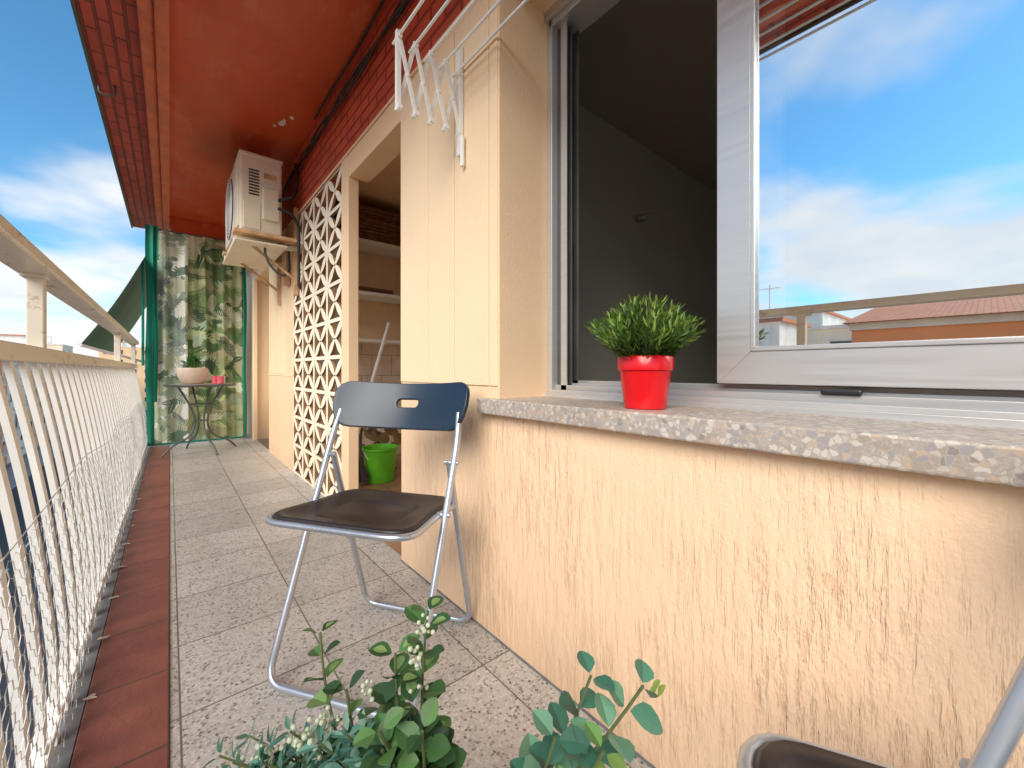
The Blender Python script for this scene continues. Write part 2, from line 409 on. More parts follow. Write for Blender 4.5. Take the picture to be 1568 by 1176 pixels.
for k in range(4):
    pts=[]
    for i in range(60):
        t=i/59; y=-.4+t*4.5
        pts.append((W-.018-.006*math.sin(y*3+k*2),y,2.46+.035*math.sin(y*2.3+k)*.6-.02*(k%2)+ .02*math.sin(y*7+k*1.7)))
    tube('cable_%d'%k,pts,.0065 if k<2 else .004,M_cab,cb,res=2)
tube('cable_ceiling',[(W-.03,y,2.57+.01*math.sin(y*5)) for y in np.linspace(-.3,3.0,40)],.007,M_cab,cb,res=2)
# ---------------------------------------------------------------- breeze block screen
mb=MB(); ms=MB()
cw,ch=1.28/4,2.1/9; y0=2.52
XA,XB=.797,.813
def prism(poly,xa=XA,xb=XB):
    n=len(poly); v=[(xa,y,z) for y,z in poly]+[(xb,y,z) for y,z in poly]
    mb.add(v,[tuple(range(n)),tuple(range(n,2*n))[::-1]])
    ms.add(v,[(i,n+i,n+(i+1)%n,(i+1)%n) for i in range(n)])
def rect(ya,yb,za,zb,o): prism([(ya,za),(yb,za),(yb,zb),(ya,zb)],XA-o,XB+o)
for i in range(5):
    y=y0+i*cw; w_=.036; rect(max(y-w_/2,y0),min(y+w_/2,3.80),0,2.098,.002)
for j in range(10):
    z=j*ch; w_=.024; rect(y0,3.80,max(z-w_/2,.0),min(z+w_/2,2.097),.001)
def petal(cy,cz,dy,dz,wd,t0=-.02):
    ax=Vector((dy,dz)); ln=ax.length; ax.normalize(); pp=Vector((-ax.y,ax.x)); poly=[]
    pr=((t0,.25),(.18,.62),(.38,.95),(.55,1),(.75,.72),(.92,.4),(1,.3))
    for t,w in pr: q=ax*ln*t+pp*wd*w; poly.append((cy+q.x,cz+q.y))
    for t,w in pr[::-1]: q=ax*ln*t-pp*wd*w; poly.append((cy+q.x,cz+q.y))
    prism(poly)
for i in range(4):
    for j in range(9):
        cy=y0+(i+.5)*cw; cz=(j+.5)*ch
        for sy in (-1,1):
            for sz in (-1,1): petal(cy,cz,sy*cw*.5,sz*ch*.5,.026)
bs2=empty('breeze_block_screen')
mb.out('block_faces',M_lamp,bs2,colors=False); ms.out('block_reveals',M_scrshade,bs2,colors=False)
# ---------------------------------------------------------------- window sill and window
si=box('window_sill',.755,1.058,-.81,1.07,.7135,.761,M_sill,None,.004)
wi=empty('sliding_window')
box('sill_lip',.99,1.10,-.8,.995,.758,.774,M_alu,wi,.001)
for x,h in ((.992,.785),(1.022,.800),(1.05,.806),(1.082,.815)):
    box('track',x,x+.005,-.8,.985,.774,h,M_alu,wi,.0008)
for x in (1.006,1.034,1.064): box('track_groove',x,x+.012,-.8,.985,.7738,.7755,M_alud,wi)
box('jamb_body',1.03,1.10,.950,.994,.774,2.075,M_alud,wi)
box('jamb_face',1.0,1.03,.972,.994,.774,2.07,M_alu,wi,.002)
for x in (1.022,1.048,1.082): box('jamb_fin',x,x+.006,.925,.951,.774,2.06,M_alu if x<1.03 else M_alud,wi,.001)
for z in (1.22,1.72): box('jamb_catch',1.056,1.078,.940,.95,z,z+.07,M_blk,wi,.003)
box('head_track',1.0,1.10,-.8,.985,2.03,2.078,M_alu,wi,.002)
box('head_track_lip',.985,1.0,-.8,.994,2.05,2.079,M_alu,wi,.002)
def mitre(name,ya,yb,za,zb,w,x0,x1,mat):
    ym,yM=min(ya,yb),max(ya,yb)
    o=[(ym,za),(yM,za),(yM,zb),(ym,zb)]; i=[(ym+w,za+w),(yM-w,za+w),(yM-w,zb-w),(ym+w,zb-w)]
    for k in range(4):
        q=[o[k],o[(k+1)%4],i[(k+1)%4],i[k]]
        v=[(x,p[0],p[1]) for x in (x0,x1) for p in q]
        ob=obj(name+'_%d'%k,v,[(0,1,2,3),(7,6,5,4),(0,4,5,1),(1,5,6,2),(2,6,7,3),(3,7,4,0)],mat,wi)
        bm=bmesh.new(); bm.from_mesh(ob.data); bmesh.ops.recalc_face_normals(bm,faces=bm.faces); bm.to_mesh(ob.data); bm.free()
        m=ob.modifiers.new('b','BEVEL'); m.width=.0018; m.segments=2
mitre('sash',-.76,.435,.818,2.035,.076,1.026,1.046,M_alu)
mitre('sash_bead',-.684,.359,.894,1.959,.010,1.022,1.034,M_alu)
mitre('inner_sash',-.79,.365,.82,2.03,.06,1.056,1.08,M_white)
obj('glass',[(1.036,-.69,.89),(1.036,.365,.89),(1.036,.365,1.965),(1.036,-.69,1.965)],[(0,1,2,3)],M_glass,wi)
box('latch',1.012,1.026,.16,.225,.80,.812,M_blk,wi,.004)
# ---------------------------------------------------------------- railing
rl=empty('balcony_railing')
def rx(z): return -.200-.095*max(0,(z-.10)/.78)**1.6
box('top_rail',-.335,-.255,-2.5,6.0,1.128,1.162,M_rail,rl,.006)
box('mid_rail',-.325,-.268,-2.5,6.0,.872,.914,M_rail,rl,.004)
box('bottom_rail',-.222,-.188,-2.5,6.0,.05,.07,M_bar,rl,.002)
for y in (-.6,.6,1.80,4.2,5.9):
    box('post',-.315,-.28,y-.018,y+.018,.914,1.128,M_rail,rl,.003)
    box('post_plate',-.325,-.275,y-.035,y+.035,1.118,1.1285,M_rail,rl,.002)
mb=MB()
y=-.5
while y<5.95:
    zs=[.0+i*.878/16 for i in range(17)]; w=.0155; t=.006
    v=[]
    for z in zs:
        x=rx(z)
        v+=[(x-t,y-w,z),(x+t,y-w,z),(x+t,y+w,z),(x-t,y+w,z)]
    f=[]
    for i in range(16):
        for k in range(4): f.append((i*4+k,i*4+(k+1)%4,(i+1)*4+(k+1)%4,(i+1)*4+k))
    mb.add(v,f); y+=.125
mb.out('balusters',M_bar,rl,colors=False)
# chicken wire
mb=MB()
cz=.036; cy=.044
def wp(y,z):
    return (rx(z)+.014+.008*math.sin(y*5.3)*math.sin(z*9+y), y+.004*math.sin(z*40+y*13), z+.014*math.sin(y*4.1)*(z/.5))
nz=int(.52/(cz*.75)); ny=int(5.9/cy)
for j in range(nz):
    for i in range(ny):
        y=.15+i*cy+(cy/2 if j%2 else 0); z=.01+j*cz*.75
        a=wp(y,z); b=wp(y,z+cz*.5)
        mb.rod(a,b,.0011,3)
        mb.rod(b,wp(y+cy/2,z+cz*.75),.0007,3); mb.rod(b,wp(y-cy/2,z+cz*.75),.0007,3)
mb.out('chicken_wire_fence',M_wire,colors=False)
tube('selvedge_wire',[wp(y,.535) for y in np.linspace(.2,6,140)],.0013,M_wire,bpy.data.objects['chicken_wire_fence'])
# ---------------------------------------------------------------- curtain
def curtain():
    X0,X1,Z0,Z1=-.17,.70,.03,2.42; nx,nzz=300,760
    u=np.linspace(0,1,nx); v=np.linspace(0,1,nzz); U,V=np.meshgrid(u,v)
    A=U*(X1-X0); B=V*(Z1-Z0)
    light=(A<.33)
    bg=np.where(light[...,None],np.array([.88,.88,.80]),np.array([.38,.35,.20]))  # left panel paler: light coming through the cloth is put into its colour
    img=bg.copy()
    rs=np.random.RandomState(3)
    for k in range(330):
        cx,cy_=rs.rand()*.9-.02,rs.rand()*2.5-.05; ang=rs.rand()*6.28; R=rs.uniform(.07,.17)
        typ=rs.randint(3); lt=cx<.33
        if lt and rs.rand()<.2: continue
        dx=A-cx; dy=B-cy_; box_=(abs(dx)<R)&(abs(dy)<R)&(light==lt)
        r=np.hypot(dx,dy); th=(np.arctan2(dy,dx)-ang+np.pi)%(2*np.pi)-np.pi
        if typ==0:
            D=.26; kk=np.round(th/D); dth=th-kk*D; ok=(abs(kk)<=8)&(r<R*(.8+.2*np.cos(kk)))&(abs(r*np.sin(dth))<.012*np.sin(np.pi*np.clip(r/R,0,1)))
        elif typ==1:
            px=r*np.cos(th); py=r*np.sin(th); ph=((px+abs(py)*.8)/.022)%1
            ok=(abs(px)<R)&(abs(py)<.050*np.sqrt(np.clip(1-(px/R)**2,0,1)))&((ph<.62)|(abs(py)<.003))
        else:
            px=r*np.cos(th); py=r*np.sin(th)
            ok=(abs(py)<.030*np.cos(np.clip(px/R,-1,1)*np.pi/2))&(abs(px)<R)&(abs(py)>.002)
        ok&=box_
        if lt: c=[(.36,.45,.34),(.50,.58,.40),(.16,.24,.17),(.60,.62,.46),(.26,.30,.29)][rs.randint(5)]
        else: c=[(.10,.16,.06),(.20,.28,.10),(.50,.54,.28),(.06,.10,.05),(.62,.60,.42),(.14,.24,.08),(.38,.46,.32)][rs.randint(7)]
        img[ok]=np.array(c)*(0.9+.2*rs.rand())
    fold=.026*np.sin(A*34+.6*np.sin(B*1.3))+.012*np.sin(A*71+B*1.1)+.008*np.sin(B*7+A*12)
    Y=6.0+fold
    X=X0+A+.006*np.sin(B*3+A*20); Z=Z0+B
    verts=np.stack([X,Y,Z],-1).reshape(-1,3)
    idx=np.arange(nx*nzz).reshape(nzz,nx)
    f=np.stack([idx[:-1,:-1],idx[:-1,1:],idx[1:,1:],idx[1:,:-1]],-1).reshape(-1,4)
    me=bpy.data.meshes.new('cloth'); me.from_pydata(verts.tolist(),[],f.tolist())
    at=me.color_attributes.new('Col','FLOAT_COLOR','POINT')
    c4=np.ones((nx*nzz,4),dtype=np.float32); c4[:,:3]=img.reshape(-1,3); at.data.foreach_set('color',c4.ravel())
    me.polygons.foreach_set('use_smooth',[True]*len(me.polygons)); me.materials.append(M_fabric)
    p=empty('privacy_curtain'); o=bpy.data.objects.new('cloth',me); COL.objects.link(o); o.parent=p
    return p
cu=curtain()
def strip(name,xa,xb,za,zb,yy,mat,par,wave=.01,ph=0):
    v=[];f=[];n=60
    for i in range(n+1):
        z=za+(zb-za)*i/n
        for k in range(5):
            x=xa+(xb-xa)*k/4+.006*math.sin(z*5+ph); v.append((x,yy+wave*math.sin(k*1.7+z*2),z))
    for i in range(n):
        for k in range(4): f.append((i*5+k,i*5+k+1,(i+1)*5+k+1,(i+1)*5+k))
    return obj(name,v,f,mat,par,True)
strip('green_hem_left',-.20,-.135,.02,2.44,5.93,M_green,cu)
strip('green_hem_left_b',-.145,-.10,.5,2.44,5.94,M_green,cu,.015,2)
strip('green_hem_right',.685,.725,.02,2.40,5.955,M_green,cu)
box('curtain_rod',-.2,.73,5.99,6.01,2.415,2.43,M_iron,cu)
strip('hem_bottom',-.17,.70,.02,.04,5.945,M_green,cu,.004)
aw=empty('green_awning')
v=[];f=[]
for i in range(9):
    for j in range(13):
        t=i/8; s=j/12; x=-.20-.47*t; z=2.05-.95*t-.05*math.sin(math.pi*t); v.append((x,5.75+2.9*s,z+.012*math.sin(s*19)))
for i in range(8):
    for j in range(12): f.append((i*13+j,i*13+j+1,(i+1)*13+j+1,(i+1)*13+j))
obj('canvas',v,f,M_dgreen,aw,True)
tube('front_bar',[(-.67,5.72,1.10),(-.67,8.67,1.10)],.016,M_white,aw)
tube('arm',[(-.67,5.76,1.10),(-.24,6.1,.95)],.012,M_white,aw)
tube('arm_b',[(-.22,5.86,2.02),(-.22,5.86,.9)],.012,M_green,aw)
# ---------------------------------------------------------------- air conditioner
ac=empty('air_conditioner')
ax0,ax1,ay0,ay1,az0,az1=.385,.656,3.5,4.35,1.87,2.44
box('casing',ax0,ax1,ay0,ay1,az0,az1,M_acw,ac,.014)
box('lid',ax0-.006,ax1+.006,ay0-.006,ay1+.006,az1-.02,az1+.008,M_acw,ac,.008)
box('front_panel',ax0-.012,ax0+.005,ay0+.02,ay1-.02,az0+.03,az1-.04,M_acw,ac,.006)
cyc,czc=ay0+.50,(az0+az1)/2
for i in range(9):
    r=.03+.025*i
    tube('fan_ring_%d'%i,[(ax0-.02,cyc+r*math.cos(t),czc+r*math.sin(t)) for t in np.linspace(0,2*math.pi,37)[:-1]],.003,M_white,ac,True,2)
mb=MB()
for k in range(12):
    t=k*math.pi/6; mb.rod((ax0-.021,cyc,czc),(ax0-.021,cyc+.235*math.cos(t),czc+.235*math.sin(t)),.003)
mb.out('fan_spokes',M_white,ac,colors=False)
n=36; obj('fan_opening',[(ax0-.0145,cyc+.24*math.cos(6.283*i/n),czc+.24*math.sin(6.283*i/n)) for i in range(n)],[tuple(range(n))],M_acd,ac)
for k in range(9): box('louvre_%d'%k,ax0+.055,ax0+.12,ay0-.004,ay0+.002,az1-.30+k*.022,az1-.289+k*.022,M_acd,ac)
box('service_cover',ax0+.14,ax1-.02,ay0-.022,ay0+.003,az0+.10,az0+.34,M_acw,ac,.008)
box('side_handle',ax0+.15,ax1-.04,ay0-.006,ay0+.003,az1-.16,az1-.12,M_brk,ac,.004)
box('side_label',ax0+.15,ax1-.03,ay0-.002,ay0+.003,az1-.27,az1-.20,M_white,ac)
box('side_lip',ax0+.02,ax0+.13,ay0-.005,ay0+.003,az0+.02,az0+.22,M_acw,ac,.004)
for y in (3.58,4.22):
    box('bracket_arm',ax0-.03,W-.002,y,y+.04,1.80,1.835,M_acw,ac,.003)
    box('bracket_upright',W-.035,W-.003,y+.002,y+.038,1.45,2.15,M_brk,ac,.003)
    tube('bracket_brace',[(ax0+.08,y+.02,1.80),(W-.03,y+.02,1.58)],.011,M_brk,ac)
box('bracket_board_near',ax0-.04,W-.04,3.45,3.56,1.836,1.862,M_brk,ac,.004)
box('bracket_board_far',ax0-.04,W-.04,4.2,4.3,1.836,1.862,M_brk,ac,.004)
box('drip_tray',ax0-.03,ax1+.03,3.47,4.38,1.785,1.799,M_acw,ac,.003)
tube('pipe_a',fillet([(ax1-.03,ay0-.02,az0+.2),(ax1+.05,ay0-.06,az0+.18),(W-.03,ay0-.05,az0+.1),(W-.025,ay0-.03,1.50)],.06),.011,M_cab,ac)
tube('pipe_b',fillet([(ax1-.03,ay0-.02,az0+.26),(ax1+.07,ay0-.07,az0+.30),(W-.03,ay0-.02,az0+.45),(W-.02,ay0+.1,2.5)],.06),.012,M_cab,ac)
tube('drain_hose',fillet([(ax1-.1,3.6,1.83),(ax1-.1,3.55,1.68),(W-.12,3.6,1.58),(W-.03,3.75,1.66),(W-.03,3.8,1.9)],.08),.009,M_iron,ac)
jb=empty('junction_box')
box('box',W-.05,W-.002,3.85,3.95,1.58,1.72,nmat('box_orange',(.62,.36,.2),.6),jb,.006)
box('cover',W-.056,W-.05,3.86,3.94,1.59,1.71,M_brk,jb,.003)
tube('conduit',[(W-.02,3.9,1.72),(W-.02,3.9,2.1)],.008,M_brk,jb)
# ---------------------------------------------------------------- clothes drying rack
dr=empty('clothes_drying_rack')
mb=MB(); xs=np.linspace(.772,.548,5); zl,zh=1.675,1.895
for Y0 in (1.20,-.45):
    for i in range(4):
        for s_,(za,zb) in enumerate(((zl,zh),(zh,zl))):
            y=Y0+.006*(s_*2-1)
            a=Vector((xs[i],y,za)); b=Vector((xs[i+1],y,zb)); d=(b-a).normalized(); p=Vector((-d.z,0,d.x))*.0065
            v=[a+p-d*.01,a-p-d*.01,b-p+d*.01,b+p+d*.01]; v=[q+Vector((0,o_,0)) for o_ in (-.002,.002) for q in v]
            mb.add(v,[(0,1,2,3),(7,6,5,4),(0,4,5,1),(1,5,6,2),(2,6,7,3),(3,7,4,0)])
    for i in range(5):
        for z in (zl,zh): mb.rod((xs[i],Y0-.014,z),(xs[i],Y0+.014,z),.008,8)
        if i<4: mb.rod(((xs[i]+xs[i+1])/2,Y0-.012,(zl+zh)/2),((xs[i]+xs[i+1])/2,Y0+.012,(zl+zh)/2),.005,8)
    mb.box(W-.022,W-.008,Y0-.012,Y0+.012,1.60,1.98)
    mb.box(xs[4]-.008,xs[4]+.006,Y0-.006,Y0+.008,zl-.01,zh+.02)
    mb.rod((W-.018,Y0-.02,1.555),(W-.018,Y0-.02,1.66),.008,10)
mb.out('scissor_arms',M_white,dr,colors=False)
for i in range(5): tube('rod_%d'%i,[(xs[i],1.24,zh+.004),(xs[i],-.5,zh+.004)],.0045,M_white,dr,res=3)
# ---------------------------------------------------------------- folding chairs
def rrect(hw,hh,r,n=64,cx=0,cy=0):
    cs=[(hw-r,hh-r,0),(-(hw-r),hh-r,90),(-(hw-r),-(hh-r),180),(hw-r,-(hh-r),270)]
    poly=[]; pts=[]
    for x,y,a in cs:
        for k in range(13):
            t=math.radians(a+90*k/12); poly.append((x+r*math.cos(t),y+r*math.sin(t)))
    poly.append(poly[0])
    d=[0]
    for a,b in zip(poly,poly[1:]): d.append(d[-1]+math.hypot(b[0]-a[0],b[1]-a[1]))
    tot=d[-1]
    px=[p[0] for p in poly]; py=[p[1] for p in poly]
    for i in range(n):
        s=tot*i/n
        pts.append((cx+np.interp(s,d,px),cy+np.interp(s,d,py)))
    return pts
def chair(name,c,Fv,fc=.048):
    F=Vector((Fv[0],Fv[1],0)).normalized(); R=Vector((F.y,-F.x,0)); C=Vector((c[0],c[1],0))
    P=lambda f,s,z: C+F*f+R*s+Vector((0,0,z))
    e=empty(name,C)
    ft=lambda z: .205-.325*z/.80
    hw=.222
    tube('main_frame',fillet([P(ft(.72)+.002,hw-.008,.72),P(ft(.64),hw,.64),P(ft(.013),hw-.004,.013),P(ft(.013),-hw+.004,.013),P(ft(.64),-hw,.64),P(ft(.72)+.002,-hw+.008,.72)],.055,9),.0098,M_steel,e)
    tube('rear_frame',fillet([P(-.035,hw-.019,.585),P(-.205,hw-.019,.012),P(-.205,-hw+.019,.012),P(-.035,-hw+.019,.585)],.05,9),.0095,M_steel,e)
    for s in (-1,1):
        tube('pivot_%d'%s,[P(-.033,s*(hw-.03),.58),P(-.033,s*(hw+.013),.58)],.006,M_steel,e)
        tube('seat_pin_%d'%s,[P(ft(.447),s*(hw-.03),.447),P(ft(.447),s*(hw+.013),.447)],.007,M_steel,e)
    out=rrect(.196,.170,.06,72)
    v=[];f=[];rings=[(1.0,-.006),(1.0,.004),(.975,.009),(.90,.006),(.75,-.002),(.5,-.008),(.25,-.010),(.02,-.010)]
    tpf=lambda ff: 1+.12*max(0,(ff/.17))
    for k,dz in rings:
        for (s,ff) in out:
            v.append(P(fc+ff*k,s*k*tpf(ff),.452+dz+.010*(ff*k/.17)))
    n=72
    for j in range(len(rings)-1):
        for i in range(n): f.append((j*n+i,j*n+(i+1)%n,(j+1)*n+(i+1)%n,(j+1)*n+i))
    f.append(tuple(range((len(rings)-1)*n,len(rings)*n))); f.append(tuple(range(n))[::-1])
    obj('seat',v,f,M_seat,e,True)
    tube('seat_rim',[P(fc+ff*1.03,s*1.03*tpf(ff),.446+.010*ff/.17) for s,ff in out],.0085,M_steel,e,True)
    A=rrect(.242,.073,.042,72); B=rrect(.040,.013,.012,72,.0,.008)
    v=[];f=[]
    K=[0,.06,.25,.5,.75,.94,1]
    for k in K:
        for a,b in zip(A,B):
            s=a[0]*(1-k)+b[0]*k; z=a[1]*(1-k)+b[1]*k
            zz=.733+z
            s*=1-.08*max(0,-z/.073)*(abs(s)/.242)
            fo=ft(zz)+.014-.070*(1-(s/.242)**2)
            v.append(P(fo,s,zz+.013*(abs(s)/.242)**2-.003))
    for j in range(len(K)-1):
        for i in range(n): f.append((j*n+i,j*n+(i+1)%n,(j+1)*n+(i+1)%n,(j+1)*n+i))
    o=obj('backrest',v,f,M_back,e,True)
    m=o.modifiers.new('s','SOLIDIFY'); m.thickness=.014; m.offset=0
    m=o.modifiers.new('b','BEVEL'); m.width=.004; m.segments=3; m.limit_method='ANGLE'; m.angle_limit=math.radians(50)
    return e
chair('folding_chair',(.484,1.177),(-.835,-.55))
chair('folding_chair.001',(.454,-.150),(-.63,.777),.078)
# ---------------------------------------------------------------- potted grass on the sill
pc=(.853,.525,.761)
pg=empty('potted_grass_plant',pc)
lathe('pot',[(.044,.0),(.047,.002),(.058,.088),(.063,.09),(.064,.118),(.061,.122),(.058,.118),(.055,.10),(.0,.10)],pc,M_redpot,pg)
lathe('soil',[(.0,.102),(.055,.104),(.0,.106)],pc,M_soil,pg,20)
mb=MB(); rs=random.Random(5)
for k in range(190):
    a=rs.uniform(0,6.283); tilt=rs.uniform(.0,1.0)**.8*1.15; ln=rs.uniform(.08,.152)*(1-.12*tilt)
    base=Vector((pc[0]+.035*math.cos(a)*rs.random(),pc[1]+.035*math.sin(a)*rs.random(),pc[2]+.105))
    d=Vector((math.sin(tilt)*math.cos(a),math.sin(tilt)*math.sin(a),math.cos(tilt)))
    p=base.copy(); st_=8; g=rs.uniform(.6,1.3)
    for i in range(st_):
        t=i/(st_-1); q=p+d*ln/st_; mb.rod(p,q,.0009,3,(.08*g,.16*g,.03*g))
        p=q; d=(d+Vector((0,0,.05))).normalized()
        for m in range(3):
            aa=rs.uniform(0,6.283); u=d.orthogonal().normalized(); w=d.cross(u); sd=u*math.cos(aa)+w*math.sin(aa)
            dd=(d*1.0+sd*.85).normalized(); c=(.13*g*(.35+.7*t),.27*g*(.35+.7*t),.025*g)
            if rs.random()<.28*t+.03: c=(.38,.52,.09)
            mb.leaf(p,dd,sd,rs.uniform(.018,.030),rs.uniform(.0035,.0052),tuple(x*.78 for x in c))
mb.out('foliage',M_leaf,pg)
# ---------------------------------------------------------------- foreground mixed plant
fc_=(.235,.43,0)
fp=empty('eucalyptus_plant',fc_)
lathe('pot',[(.075,.0),(.08,.004),(.105,.20),(.112,.205),(.112,.235),(.106,.235),(.10,.215),(.0,.21)],fc_,M_beige,fp)
lathe('soil',[(.0,.213),(.10,.216),(.0,.219)],fc_,M_soil,fp,20)
mb=MB(); rs=random.Random(11)
def bez(a,b,c,t): return a*(1-t)**2+b*2*t*(1-t)+c*t*t
def stem(a,mid,c,n,ll,ww,cols,rnd=True,start=.3,per=2,edge=None,spread=1.0,r=.0018):
    a,mid,c=Vector(a),Vector(mid),Vector(c); prev=a; ph=rs.uniform(0,6)
    for i in range(1,n+1):
        t=i/n; p=bez(a,mid,c,t); mb.rod(prev,p,r,5,(.16,.20,.08)); d=(p-prev).normalized(); prev=p
        if t<start: continue
        u=d.orthogonal().normalized(); w=d.cross(u); ph+=1.57 if per==2 else 2.4
        for m in range(per):
            aa=ph+m*math.pi*2/per+rs.uniform(-.3,.3); sd=u*math.cos(aa)+w*math.sin(aa)
            s=(1-.35*(t-start)/(1-start))*rs.uniform(.85,1.15)
            dd=(d*.55+sd*spread+Vector((rs.uniform(-.2,.2),rs.uniform(-.2,.2),rs.uniform(-.2,.2)))).normalized(); cc=rs.choice(cols); g=rs.uniform(.8,1.2); cc=tuple(x*g for x in cc)
            q=p+sd*.004; nr=d+sd*.2+Vector((-.25,-.25,.3))
            mb.leaf(q,dd,nr,ll*s,ww*s,cc,tuple(x*.72 for x in cc),rnd,curl=.15)
            if edge and rs.random()<.6:
                nn=nr.normalized()*.0009
                mb.leaf(q+nn+dd*ll*s*.2,dd,nr,ll*s*.6,ww*s*.5,edge,edge,rnd,curl=.15)
DK=[(.06,.16,.055),(.085,.22,.065),(.05,.13,.05),(.14,.30,.09)]
TL=[(.08,.25,.17),(.11,.33,.22),(.06,.20,.14),(.18,.40,.26)]
top=(.235,.43,.22)
def P3(px,py,D):   # converts directions measured from the tripod position into plant tip coordinates
    X=(px-260)*D/811.6; return (X,(D-.645*X)/.764,H-(py-567)*D/620)
stem(top,(.225,.45,.42),P3(655,935,.52),15,.046,.033,DK,edge=(.30,.46,.16),start=.25)
stem(top,(.20,.44,.36),P3(605,1000,.50),11,.044,.034,DK,edge=(.30,.46,.16),start=.3)
stem(top,(.23,.42,.33),P3(585,1080,.48),8,.048,.036,DK,start=.3)
stem(top,(.25,.40,.33),P3(630,1080,.47),9,.046,.036,DK,start=.3,edge=(.24,.40,.14))
stem(top,(.14,.50,.36),P3(490,968,.54),12,.034,.027,DK+[(.26,.44,.14)],start=.68,edge=(.30,.48,.16))
stem(top,(.17,.47,.33),P3(530,1055,.50),9,.036,.028,DK,start=.4)
stem(top,(.33,.31,.36),P3(985,1050,.44),11,.046,.038,TL,start=.45,spread=1.2)
stem(top,(.31,.33,.32),P3(905,1035,.46),10,.046,.036,TL,start=.55,spread=1.2)
stem(top,(.30,.34,.30),P3(850,1130,.44),8,.048,.040,TL,start=.5)
stem(top,(.31,.32,.30),P3(925,1150,.42),8,.034,.026,[(.32,.50,.14),(.16,.34,.10)],start=.55)
for px,py in ((1000,1058),(1008,1066),(995,1068)):
    q=Vector(P3(px,py,.44)); mb.leaf(q,(.3,-.2,.6),(0,0,1),.014,.009,(.38,.52,.12),round_=True)
for k in range(40):
    px=rs.uniform(335,585); py=rs.uniform(1118,1190); D=rs.uniform(.44,.54)
    t=Vector(P3(px,py,D)); m=(Vector(top)+t)/2+Vector((0,0,.05))
    stem(top,m,t,9,.034,.0125,[(.12,.32,.24),(.15,.37,.27),(.28,.48,.34),(.08,.22,.17)],False,.45,4,None,.85,.0012)
for k in range(18):
    px=rs.uniform(560,665); py=rs.uniform(1110,1190); D=rs.uniform(.42,.5)
    t=Vector(P3(px,py,D)); m=(Vector(top)+t)/2+Vector((0,0,.04))
    stem(top,m,t,7,.040,.030,DK,True,.45,2)
mb.out('foliage',M_leaf,fp)
mb=MB()
def blob(mb,p,r,c=(1,1,1)):
    v=[];f=[]
    for j in range(1,4):
        for i in range(6):
            a=math.pi*j/4; b=math.pi*i/3; v.append((p[0]+r*math.sin(a)*math.cos(b),p[1]+r*math.sin(a)*math.sin(b),p[2]+r*math.cos(a)))
    v+=[(p[0],p[1],p[2]+r),(p[0],p[1],p[2]-r)]
    for j in range(2):
        for i in range(6): f.append((j*6+i,j*6+(i+1)%6,(j+1)*6+(i+1)%6,(j+1)*6+i))
    for i in range(6): f.append((18,(i+1)%6,i)); f.append((19,12+i,12+(i+1)%6))
    mb.add(v,f,c)
for cx,cy,D in ((495,1112,.475),(560,1055,.49),(400,1155,.47),(650,960,.505),(640,1055,.49),(460,1135,.46),(635,1005,.50)):
    for k in range(34 if cy>1100 else 10):
        q=P3(cx+rs.gauss(0,15 if cy>1100 else 7),cy+rs.gauss(0,12 if cy>1100 else 9),D+rs.uniform(-.015,.015)); blob(mb,q,rs.uniform(.0022,.0036),(.80,.85,.65))
mb.out('berries',M_leaf,fp,True)
# ---------------------------------------------------------------- bistro table
tc=Vector((.25,5.3,0)); bt=empty('bistro_table',tc)
lathe('top',[(.0,.685),(.285,.685),(.30,.69),(.302,.70),(.295,.708),(.0,.708)],tc,M_iron,bt)
lathe('mosaic',[(.0,.709),(.27,.7095),(.0,.711)],tc,M_sill,bt)
for k in range(4):
    a=math.radians(20+90*k); u=Vector((math.cos(a),math.sin(a),0))
    pts=[tc+u*.20+Vector((0,0,.684)),tc+u*.10+Vector((0,0,.5)),tc+u*.045+Vector((0,0,.33)),tc+u*.09+Vector((0,0,.17)),tc+u*.25+Vector((0,0,.10)),tc+u*.33+Vector((0,0,.008))]
    tube('leg_%d'%k,fillet(pts,.09,6),.009,M_iron,bt)
for z,r in ((.33,.05),(.5,.10)): tube('ring_%g'%z,[tc+Vector((r*math.cos(t),r*math.sin(t),z)) for t in np.linspace(0,6.283,25)[:-1]],.005,M_iron,bt,True)
c2=(.18,5.25,.71); tp=empty('table_plant',c2)
lathe('bowl',[(.07,0),(.09,.01),(.125,.08),(.128,.15),(.12,.165),(.11,.155),(.0,.15)],c2,M_beige,tp)
mb=MB()
for k in range(220):
    a=rs.uniform(0,6.283); t=rs.uniform(.0,1.3); d=Vector((math.sin(t)*math.cos(a),math.sin(t)*math.sin(a),math.cos(t)))
    p=Vector(c2)+Vector((0,0,.15))+d*rs.uniform(.02,.09); mb.leaf(p,d+Vector((rs.uniform(-.5,.5),rs.uniform(-.5,.5),0)),(0,0,1),rs.uniform(.04,.07),.02,rs.choice([(.08,.22,.05),(.14,.32,.07),(.05,.14,.04)]))
for k in range(6):
    a=rs.uniform(0,6.28); d=Vector((math.cos(a)*.4,math.sin(a)*.4,1))
    for j in range(9):
        p=Vector(c2)+Vector((0,0,.16))+d*.022*j; mb.leaf(p,(rs.uniform(-1,1),rs.uniform(-1,1),.5),(0,0,1),.05,.02,(.12,.28,.06))
mb.out('foliage',M_leaf,tp)
for i,(x,y) in enumerate(((.36,5.2),(.42,5.28),(.40,5.12))):
    nm='candle_glass' if i==0 else 'candle_glass.%03d'%i
    lathe(nm,[(.024,0),(.03,.005),(.034,.08),(.030,.08),(.026,.02),(0,.02)],(x,y,.711),M_pink if i!=1 else M_white,None,20)
